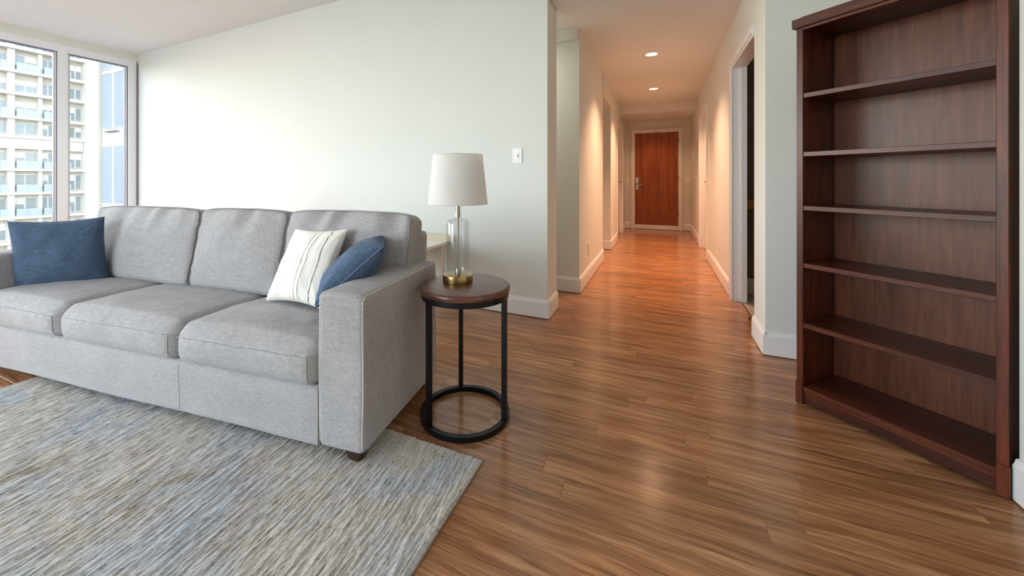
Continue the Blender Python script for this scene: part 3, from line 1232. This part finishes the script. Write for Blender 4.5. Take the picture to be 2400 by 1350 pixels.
def back_deform(w, d, h, seed):
    def f(P):
        Q = P.copy()
        u = P[:, 0] / (w / 2)
        t = np.clip(P[:, 2] / h, 0, 1)
        fr = np.clip(-P[:, 1] / (d / 2), -1, 1)
        f01 = np.clip((fr + 0.2) / 1.2, 0, 1)
        puff = (1 - np.abs(u) ** 2.6) * np.sin(np.clip(t, 0, 1) * PI) ** 0.8
        Q[:, 1] -= f01 * 0.042 * puff
        Q[:, 2] += 0.010 * t * (1 - np.abs(u) ** 3) - 0.012 * t * np.abs(u) ** 8
        # gathers fanning down from the top seam
        top = np.exp(-((1 - t) / 0.26) ** 1.6) * np.clip((1 - t) / 0.03, 0, 1) * f01
        ph = (P[:, 0] + 0.35 * (1 - t) * h * (1 - 0.8 * u)) * 30 + 2.0 * vnoise(P[:, 0] * 5 + seed, P[:, 2] * 5)
        amp = np.clip(vnoise(P[:, 0] * 4 + seed * 5, P[:, 2] * 2) + 0.45, 0, 1)
        Q[:, 1] += top * 0.017 * np.sin(ph) * amp
        Q[:, 2] += np.exp(-((1 - t) / 0.06) ** 2) * 0.001 * np.sin(ph) * amp
        # side pulls
        sd = np.exp(-((1 - np.abs(u)) / 0.12) ** 1.4) * f01
        Q[:, 1] += sd * 0.007 * vnoise(P[:, 2] * 34 + seed, P[:, 0] * 6)
        n = vnoise(P[:, 0] * 7 + seed, P[:, 1] * 7, P[:, 2] * 7)
        n2 = vnoise(P[:, 0] * 20 + seed, P[:, 1] * 9, P[:, 2] * 26)
        Q[:, 1] += f01 * (0.006 * n + 0.0018 * n2)
        return Q
    return f


def backc(x0, x1, seed, zt=0.895):
    w, d = x1 - x0, 0.135
    z0 = 0.425
    h = (zt - z0) / math.cos(R(11))
    f = back_deform(w, d, h, seed)
    P, F = rbox_geo(w, d, h, 0.036, 64, 5, 46, f)
    c = obj('back_cushion', mesh_from('back_cushion', P, F, True), 'sofa_fabric', sofa, ((x0 + x1) / 2, 0.50, z0), (R(-11), 0, R(0)))
    r, q = 0.036, 0.7071
    e = r * q + 0.0008
    for sy in (-1, 1):
        y = sy * (d / 2 - r + e)
        pts = [(-w / 2 + r - e, y, z) for z in np.linspace(0.03, h - r - 0.004, 30)]
        pts += [(-w / 2 + r + e * math.cos(t), y, h - r + e * math.sin(t)) for t in np.linspace(PI, PI / 2, 8)]
        pts += [(x, y, h - r + e) for x in np.linspace(-w / 2 + r + 0.006, w / 2 - r - 0.006, 60)]
        pts += [(w / 2 - r + e * math.cos(t), y, h - r + e * math.sin(t)) for t in np.linspace(PI / 2, 0, 8)]
        pts += [(w / 2 - r + e, y, z) for z in np.linspace(h - r - 0.004, 0.03, 30)]
        V, F = tube_geo(f(np.array(pts)), 0.0034, False, 6)
        obj('piping', mesh_from('piping', V, F, True), 'seat_seam_fabric' if seed == 1 else 'seam_fabric', c)
    return c


backc(-0.855, -0.075, 1, 0.897)
backc(-1.525, -0.862, 2, 0.892)
backc(-2.49, -1.532, 3, 0.888)


def sleg(x, y, zb):
    V = []
    for z, s in ((zb, 0.021), (0.062, 0.036)):
        V += [(-s, -s, z), (s, -s, z), (s, s, z), (-s, s, z)]
    F = [(3, 2, 1, 0), (4, 5, 6, 7)] + [(i, (i + 1) % 4, 4 + (i + 1) % 4, 4 + i) for i in range(4)]
    bm = bm_new()
    vs = [bm.verts.new(v) for v in V]
    for ff in F:
        bm.faces.new([vs[i] for i in ff])
    bmesh.ops.bevel(bm, geom=bm.edges[:], offset=0.002, segments=1, affect='EDGES')
    obj('leg', bm, 'leg_wood', sofa, (x, y, 0))


sleg(-0.055, 0.045, 0.010)
sleg(-SW - 0.145, 0.045, 0.0)
sleg(-0.062, 0.60, 0.0)
sleg(-SW - 0.145, 0.60, 0.0)


# ------------------------------------------------------------------ cushions
def pillow_geo(w, h, th, seed, n=46, pinch=0.05):
    s = np.linspace(-1, 1, n)
    s = np.sign(s) * (1 - (1 - np.abs(s)) ** 1.25)
    S_, T_ = np.meshgrid(s, s)
    X = S_ * w / 2 * (1 - pinch * (1 - T_ ** 2))
    Z = T_ * h / 2 * (1 - pinch * (1 - S_ ** 2))
    prof = np.clip((1 - S_ ** 2) * (1 - T_ ** 2), 0, 1) ** 0.42
    wr = 0.010 * vnoise(S_ * 3 + seed, T_ * 3)
    cor = (np.abs(S_) * np.abs(T_)) ** 1.5
    ang = np.arctan2(T_ - np.sign(T_), S_ - np.sign(S_))
    rip = 0.007 * np.sin(ang * 14 + seed) * cor * prof ** 0.5
    ed = np.exp(-((1 - np.maximum(np.abs(S_), np.abs(T_))) / 0.22) ** 1.4)
    rip2 = 0.004 * vnoise(S_ * 13 + seed, T_ * 13) * ed * prof
    y = th / 2 * prof + (wr * prof + rip + rip2)
    V, F = [], []
    idx = {}
    for side in (-1, 1):
        for j in range(n):
            for i in range(n):
                edge = i in (0, n - 1) or j in (0, n - 1)
                if edge and side == 1:
                    idx[(side, j, i)] = idx[(-1, j, i)]
                else:
                    idx[(side, j, i)] = len(V)
                    V.append((X[j, i], 0 if edge else side * y[j, i], Z[j, i]))
        for j in range(n - 1):
            for i in range(n - 1):
                q = [idx[(side, j, i)], idx[(side, j, i + 1)], idx[(side, j + 1, i + 1)], idx[(side, j + 1, i)]]
                F.append(q if side == -1 else q[::-1])
    edge = [(X[0, i], 0, Z[0, i]) for i in range(n)] + [(X[j, -1], 0, Z[j, -1]) for j in range(1, n)] + \
           [(X[-1, i], 0, Z[-1, i]) for i in range(n - 2, -1, -1)] + [(X[j, 0], 0, Z[j, 0]) for j in range(n - 2, 0, -1)]
    return V, F, edge


SM = Matrix.Translation(SOFA_O) @ Matrix.Rotation(SA, 4, 'Z')


def pillow(label, w, h, th, mat, pmat, c, xdir, zdir, seed, pr=0.0028, pinch=0.05):
    """c, xdir (width) and zdir (height) in the sofa's frame; the front looks along -y of the pillow"""
    root = tag(empty('throw_pillow'), label, 'pillow')
    x = Vector(xdir).normalized()
    z = Vector(zdir)
    z = (z - x * z.dot(x)).normalized()
    y = z.cross(x)
    m = Matrix(((x.x, y.x, z.x, c[0]), (x.y, y.y, z.y, c[1]), (x.z, y.z, z.z, c[2]), (0, 0, 0, 1)))
    root.matrix_world = SM @ m
    V, F, edge = pillow_geo(w, h, th, seed, pinch=pinch)
    obj('cover', mesh_from('cover', V, F, True), mat, root)
    V, F = tube_geo(edge, pr, True, 6)
    obj('piping', mesh_from('piping', V, F, True), pmat, root)
    return root


pillow('square navy blue throw pillow in the sofa corner near the windows', 0.45, 0.42, 0.19, 'blue_fabric', 'blue_fabric',
       (-2.350, 0.262, 0.628), (0.803, 0.595, 0.03), (0.06, -0.04, 1.0), 1.3, 0.0026, 0.075)
pillow('cream white throw pillow with thin grey stripes', 0.39, 0.39, 0.13, 'white_striped_fabric', 'cream_lacquer',
       (-0.590, 0.372, 0.648), (0.979, -0.17, 0.05), (0.045, 0.47, 0.88), 4.1, 0.0022, 0.085)
pillow('slate blue velvet pillow slumped against the sofa arm beside the table', 0.31, 0.37, 0.17, 'blue_velvet', 'blue_piping',
       (-0.262, 0.305, 0.668), (-0.50, 0.86, 0.0), (0.635, 0.40, 0.66), 7.7, 0.0026, 0.07)

# ------------------------------------------------------------------ side table
TC = (-0.818, 1.578)
TR = 0.207
tbl = tag(empty('side_table', (TC[0], TC[1], 0)), 'round side table with walnut top and black metal frame', 'side table')
bm = bm_new()
lathe(bm, [(TR - 0.003, 0.573), (TR, 0.576), (TR, 0.593), (TR - 0.004, 0.598), (TR - 0.012, 0.600)], 72)
smooth_obj(obj('table_top', bm, 'table_wood', tbl), 50)


def ring(bm, r0, r1, z0, z1, n=72):
    a = [[bm.verts.new((r * math.cos(2 * PI * i / n), r * math.sin(2 * PI * i / n), z)) for i in range(n)] for r, z in ((r0, z0), (r1, z0), (r1, z1), (r0, z1))]
    for k in range(4):
        p, q = a[k], a[(k + 1) % 4]
        for i in range(n):
            bm.faces.new((p[i], p[(i + 1) % n], q[(i + 1) % n], q[i]))


bm = bm_new()
ring(bm, TR - 0.028, TR - 0.006, 0.548, 0.573)
smooth_obj(obj('top_ring', bm, 'black_metal', tbl), 40)
bm = bm_new()
ring(bm, TR - 0.026, TR - 0.002, 0.0005, 0.024)
smooth_obj(obj('base_ring', bm, 'black_metal', tbl), 40)
for an in (3, 124, 243):
    bm = bm_new()
    bx(bm, -0.011, 0.011, -0.011, 0.011, 0.024, 0.548, 0.0015, 1)
    rr_ = TR - 0.016
    obj('leg', bm, 'black_metal', tbl, (rr_ * math.cos(R(an)), rr_ * math.sin(R(an)), 0), (0, 0, R(an)))

# ------------------------------------------------------------------ table lamp
LC = (-0.868, 1.600)
lamp = tag(empty('table_lamp', (LC[0], LC[1], 0.600)), 'table lamp with white drum shade, clear glass body and brass base', 'lamp')
bm = bm_new()
lathe(bm, [(0.070, 0.0005), (0.0705, 0.003), (0.0705, 0.030), (0.069, 0.034), (0.062, 0.035), (0.0, 0.035)], 56)
smooth_obj(obj('lamp_base', bm, 'brass', lamp), 35)
bm = bm_new()
lathe(bm, [(0.014, 0.035), (0.014, 0.058), (0.012, 0.062), (0.0045, 0.064), (0.0045, 0.302), (0.010, 0.304), (0.010, 0.372), (0.013, 0.374), (0.013, 0.43), (0.0, 0.43)], 28)
smooth_obj(obj('lamp_rod', bm, 'brushed_nickel', lamp), 35)
bm = bm_new()
lathe(bm, [(0.050, 0.0355), (0.054, 0.042), (0.0545, 0.06), (0.0555, 0.270), (0.053, 0.284), (0.045, 0.292), (0.022, 0.297), (0.0185, 0.302), (0.0175, 0.348), (0.0165, 0.350), (0.0155, 0.348), (0.0155, 0.303), (0.021, 0.2935), (0.043, 0.289), (0.050, 0.281), (0.0525, 0.268), (0.0515, 0.06), (0.050, 0.045), (0.046, 0.0375), (0.0, 0.037)], 56, caps=False)
smooth_obj(obj('glass_body', bm, 'lamp_glass', lamp), 60)
bm = bm_new()
lathe(bm, [(0.1395, 0.365), (0.1405, 0.366), (0.1405, 0.371), (0.1175, 0.592), (0.1165, 0.597), (0.1150, 0.597), (0.1155, 0.592), (0.1385, 0.371), (0.1385, 0.366)], 72, caps=False)
sh = smooth_obj(obj('lamp_shade', bm, 'shade_linen', lamp), 60)
for rad, z in ((0.1404, 0.3675), (0.1170, 0.5955)):
    V, F = tube_geo([(rad * math.cos(2 * PI * i / 64), rad * math.sin(2 * PI * i / 64), z) for i in range(64)], 0.0022, True, 6)
    obj('shade_rim', mesh_from('shade_rim', V, F, True), 'shade_linen', sh)
bm = bm_new()
for i in range(3):
    an = 2 * PI * i / 3 + 0.4
    V, F = tube_geo([(0.01 * math.cos(an), 0.01 * math.sin(an), 0.56), (0.118 * math.cos(an), 0.118 * math.sin(an), 0.575)], 0.0016, False, 5)
    vs = [bm.verts.new(v) for v in V]
    for f in F:
        bm.faces.new([vs[k] for k in f])
lathe(bm, [(0.012, 0.43), (0.012, 0.45), (0.003, 0.455), (0.003, 0.565), (0.008, 0.567), (0.008, 0.578), (0.0, 0.582)], 16)
obj('shade_spider', bm, 'brushed_nickel', lamp)

# ------------------------------------------------------------------ bookcase
BO = Vector((0.603, 2.318, 0))
BE = Vector((0.7435, -0.6687, 0)).normalized()
bang = math.atan2(BE.y, BE.x)
book = tag(empty('bookcase', BO, bang), 'tall dark mahogany bookcase with five empty shelves set across the corner', 'bookcase')
BW, BD, BH = 0.632, 0.30, 1.808      # width, depth (towards +y), height of posts
pw = 0.030


def bp(name, x0, x1, y0, y1, z0, z1, mat, bev=0.0015, seg=1):
    return box(name, x0, x1, y0, y1, z0, z1, mat, book, bev, seg)


for x0, x1, sx0, sx1 in ((0.0, pw, 0.0, 0.0), (BW - pw, BW, 0.0, 0.0)):
    p = bp('post', x0 + (0.003 if x0 == 0 else 0), x1 - (0.003 if x0 > 0 else 0), 0.004, 0.026, 0.112, BH, 'book_wood_z')
    bm = bm_new()
    bx(bm, x0, x1, 0.0, 0.029, 0.004, 0.112, 0.002, 1)
    obj('plinth_block', bm, 'book_wood_z', p)
for x0, x1 in ((0.004, 0.024), (BW - 0.024, BW - 0.004)):
    bp('side_panel', x0, x1, 0.026, BD, 0.0, BH, 'book_wood_z')
bp('back_panel', 0.024, BW - 0.024, BD - 0.012, BD - 0.002, 0.01, BH, 'book_back_wood')
for z in (1.494, 1.213, 0.955, 0.680, 0.392):
    bp('shelf', 0.025, BW - 0.025, 0.008, BD - 0.012, z - 0.022, z, 'book_wood_x')
bp('bottom_shelf', pw, BW - pw, 0.006, BD - 0.012, 0.070, 0.088, 'book_wood_x')
k = bp('plinth', pw, BW - pw, 0.012, 0.030, 0.014, 0.070, 'book_wood_x')
bm = bm_new()
bx(bm, pw, BW - pw, 0.008, 0.020, 0.052, 0.0695, 0.002, 1)
obj('moulding', bm, 'book_wood_x', k)
bp('top_panel', 0.0, BW, 0.004, BD, BH - 0.001, BH + 0.012, 'book_wood_x')
cr = bp('crown', -0.010, BW + 0.010, -0.012, BD + 0.002, BH + 0.002, BH + 0.046, 'book_wood_x', 0.003, 2)
bm = bm_new()
bx(bm, pw, BW - pw, 0.002, 0.016, BH - 0.012, BH + 0.003, 0.002, 1)
obj('moulding', bm, 'book_wood_x', cr)
# cap that lies a little in from the edges
bm = bm_new()
bx(bm, 0.02, BW - 0.02, 0.004, BD - 0.01, BH + 0.046, BH + 0.054, 0.002, 1)
obj('top_cap', bm, 'book_wood_x', cr)

# ------------------------------------------------------------------ white console behind the sofa
con = tag(empty('console_table', (-2.15, 2.72, 0)), 'white console table with cream upstand against the wall behind the sofa', 'table')


def cp(name, x0, x1, y0, y1, z0, z1, mat, bev=0.002):
    bm = bm_new()
    bx(bm, x0 + 2.15, x1 + 2.15, y0 - 2.72, y1 - 2.72, z0, z1, bev, 2)
    return obj(name, bm, mat, con)


cp('table_top', -2.62, -1.67, 2.50, 2.905, 0.520, 0.545, 'white_lacquer', 0.004)
cp('upstand', -2.62, -1.62, 2.885, 2.905, 0.545, 0.60, 'cream_lacquer')
for x in (-2.60, -1.745):
    for y in (2.53, 2.84):
        cp('leg', x, x + 0.05, y, y + 0.05, 0, 0.52, 'white_lacquer')
cp('apron', -2.55, -1.745, 2.545, 2.565, 0.45, 0.52, 'white_lacquer')


# ------------------------------------------------------------------ small wall fittings
def plate(name, label, cat, loc, rz, w=0.075, h=0.12, kind='switch', group=None):
    o = tag(empty(name, loc, rz), label, cat, group)
    bm = bm_new()
    bx(bm, -w / 2, w / 2, -0.006, 0, -h / 2, h / 2, 0.003, 2)
    obj('plate', bm, 'switch_plastic', o)
    bm = bm_new()
    if kind == 'switch':
        bx(bm, -0.006, 0.006, -0.016, -0.006, -0.012, 0.014, 0.003, 2)
        bx(bm, -0.016, 0.016, -0.0075, -0.006, -0.033, 0.033, 0.001, 1)
        obj('toggle', bm, 'switch_plastic', o)
    elif kind == 'rocker':
        bx(bm, -w * 0.3, w * 0.3, -0.009, -0.006, -0.033, 0.033, 0.001, 1)
        obj('rocker', bm, 'switch_plastic', o)
    else:
        for z in (-0.02, 0.02):
            bm2 = bm_new()
            bx(bm2, -0.016, 0.016, -0.008, -0.006, z - 0.014, z + 0.014, 0.001, 1)
            bx(bm2, -0.008, -0.005, -0.0086, -0.008, z - 0.004, z + 0.007)
            bx(bm2, 0.005, 0.008, -0.0086, -0.008, z - 0.004, z + 0.007)
            obj('socket', bm2, 'switch_plastic', o)
        bm.free()
    return o


plate('light_switch', 'white toggle light switch on the wall right of the lamp', 'switch', (-1.037, 2.911, 1.272), R(-1.1), 0.080, 0.122)
plate('light_switch', 'small wall switch left of the wooden entry door', 'switch', (-0.650, 9.084, 1.06), 0, 0.075, 0.12, 'rocker')
plate('light_switch', 'double wall switch right of the wooden entry door', 'switch', (0.548, 9.084, 1.075), 0, 0.095, 0.12, 'rocker')
plate('light_switch', 'wall switch at the far end of the hall\'s right wall', 'switch', (0.604, 8.30, 1.07), R(-90), 0.12, 0.11, 'rocker')
plate('power_outlet', 'white power outlet low on the hall\'s left wall', 'outlet', (-0.693, 4.23, 0.335), R(90), 0.085, 0.13, 'socket')
plate('power_outlet', 'white power outlet low on the hall\'s right wall', 'outlet', (0.599, 4.96, 0.305), R(-90), 0.085, 0.12, 'socket')

# wooden ledge glimpsed in the dark room
sh_ = tag(empty('wall_shelf', (0.95, 4.27, 0.81)), 'light wood ledge on the wall of the dark room beyond the side doorway', 'shelf')
bm = bm_new()
bx(bm, -0.245, 0.3, -0.06, 0.058, 0, 0.08, 0.004, 2)
obj('board', bm, 'shelf_wood', sh_)


# ------------------------------------------------------------------ ceiling lights of the hall
def downlight(y, label, power, x=-0.08, z=HZ, lens='light_lens'):
    o = tag(empty('ceiling_light', (x, y, z)), label, 'ceiling light', 'recessed lights along the hall ceiling')
    bm = bm_new()
    lathe(bm, [(0.062, -0.001), (0.064, -0.004), (0.080, -0.006), (0.083, -0.003), (0.083, 0.0)], 40, caps=False)
    smooth_obj(obj('trim_ring', bm, 'trim_paint', o), 60)
    bm = bm_new()
    lathe(bm, [(0.0, -0.002), (0.063, -0.002)], 40, caps=False)
    obj('lens', bm, lens, o)
    l = bpy.data.lights.new('bulb', 'SPOT')
    l.energy = power
    l.color = (1.0, 0.55, 0.32)
    l.spot_size = R(113)
    l.spot_blend = 1.0
    l.shadow_soft_size = 0.05
    lo = bpy.data.objects.new('bulb', l)
    COL.objects.link(lo)
    lo.parent = o
    lo.location = (0, 0, -0.015)


downlight(4.73, 'round recessed ceiling light in the hall, the nearer and larger of the pair', 270)
downlight(6.54, 'round recessed ceiling light in the hall, the farther one beside the smoke detector', 260)
downlight(8.55, 'recessed light under the dropped ceiling right before the entry door', 40, -0.06, 2.355, 'light_lens_dim')
sd = tag(empty('smoke_detector', (-0.075, 7.54, HZ)), 'small round smoke detector on the hall ceiling before the dropped beam', 'smoke detector')
bm = bm_new()
lathe(bm, [(0.055, 0), (0.055, -0.012), (0.048, -0.026), (0.03, -0.032), (0.0, -0.033)], 32, caps=False)
smooth_obj(obj('housing', bm, 'switch_plastic', sd), 50)
bm = bm_new()
lathe(bm, [(0.0555, -0.010), (0.056, -0.008), (0.0555, -0.006)], 32, caps=False)
obj('vent_ring', bm, 'gasket', sd)
print('planks', planks)
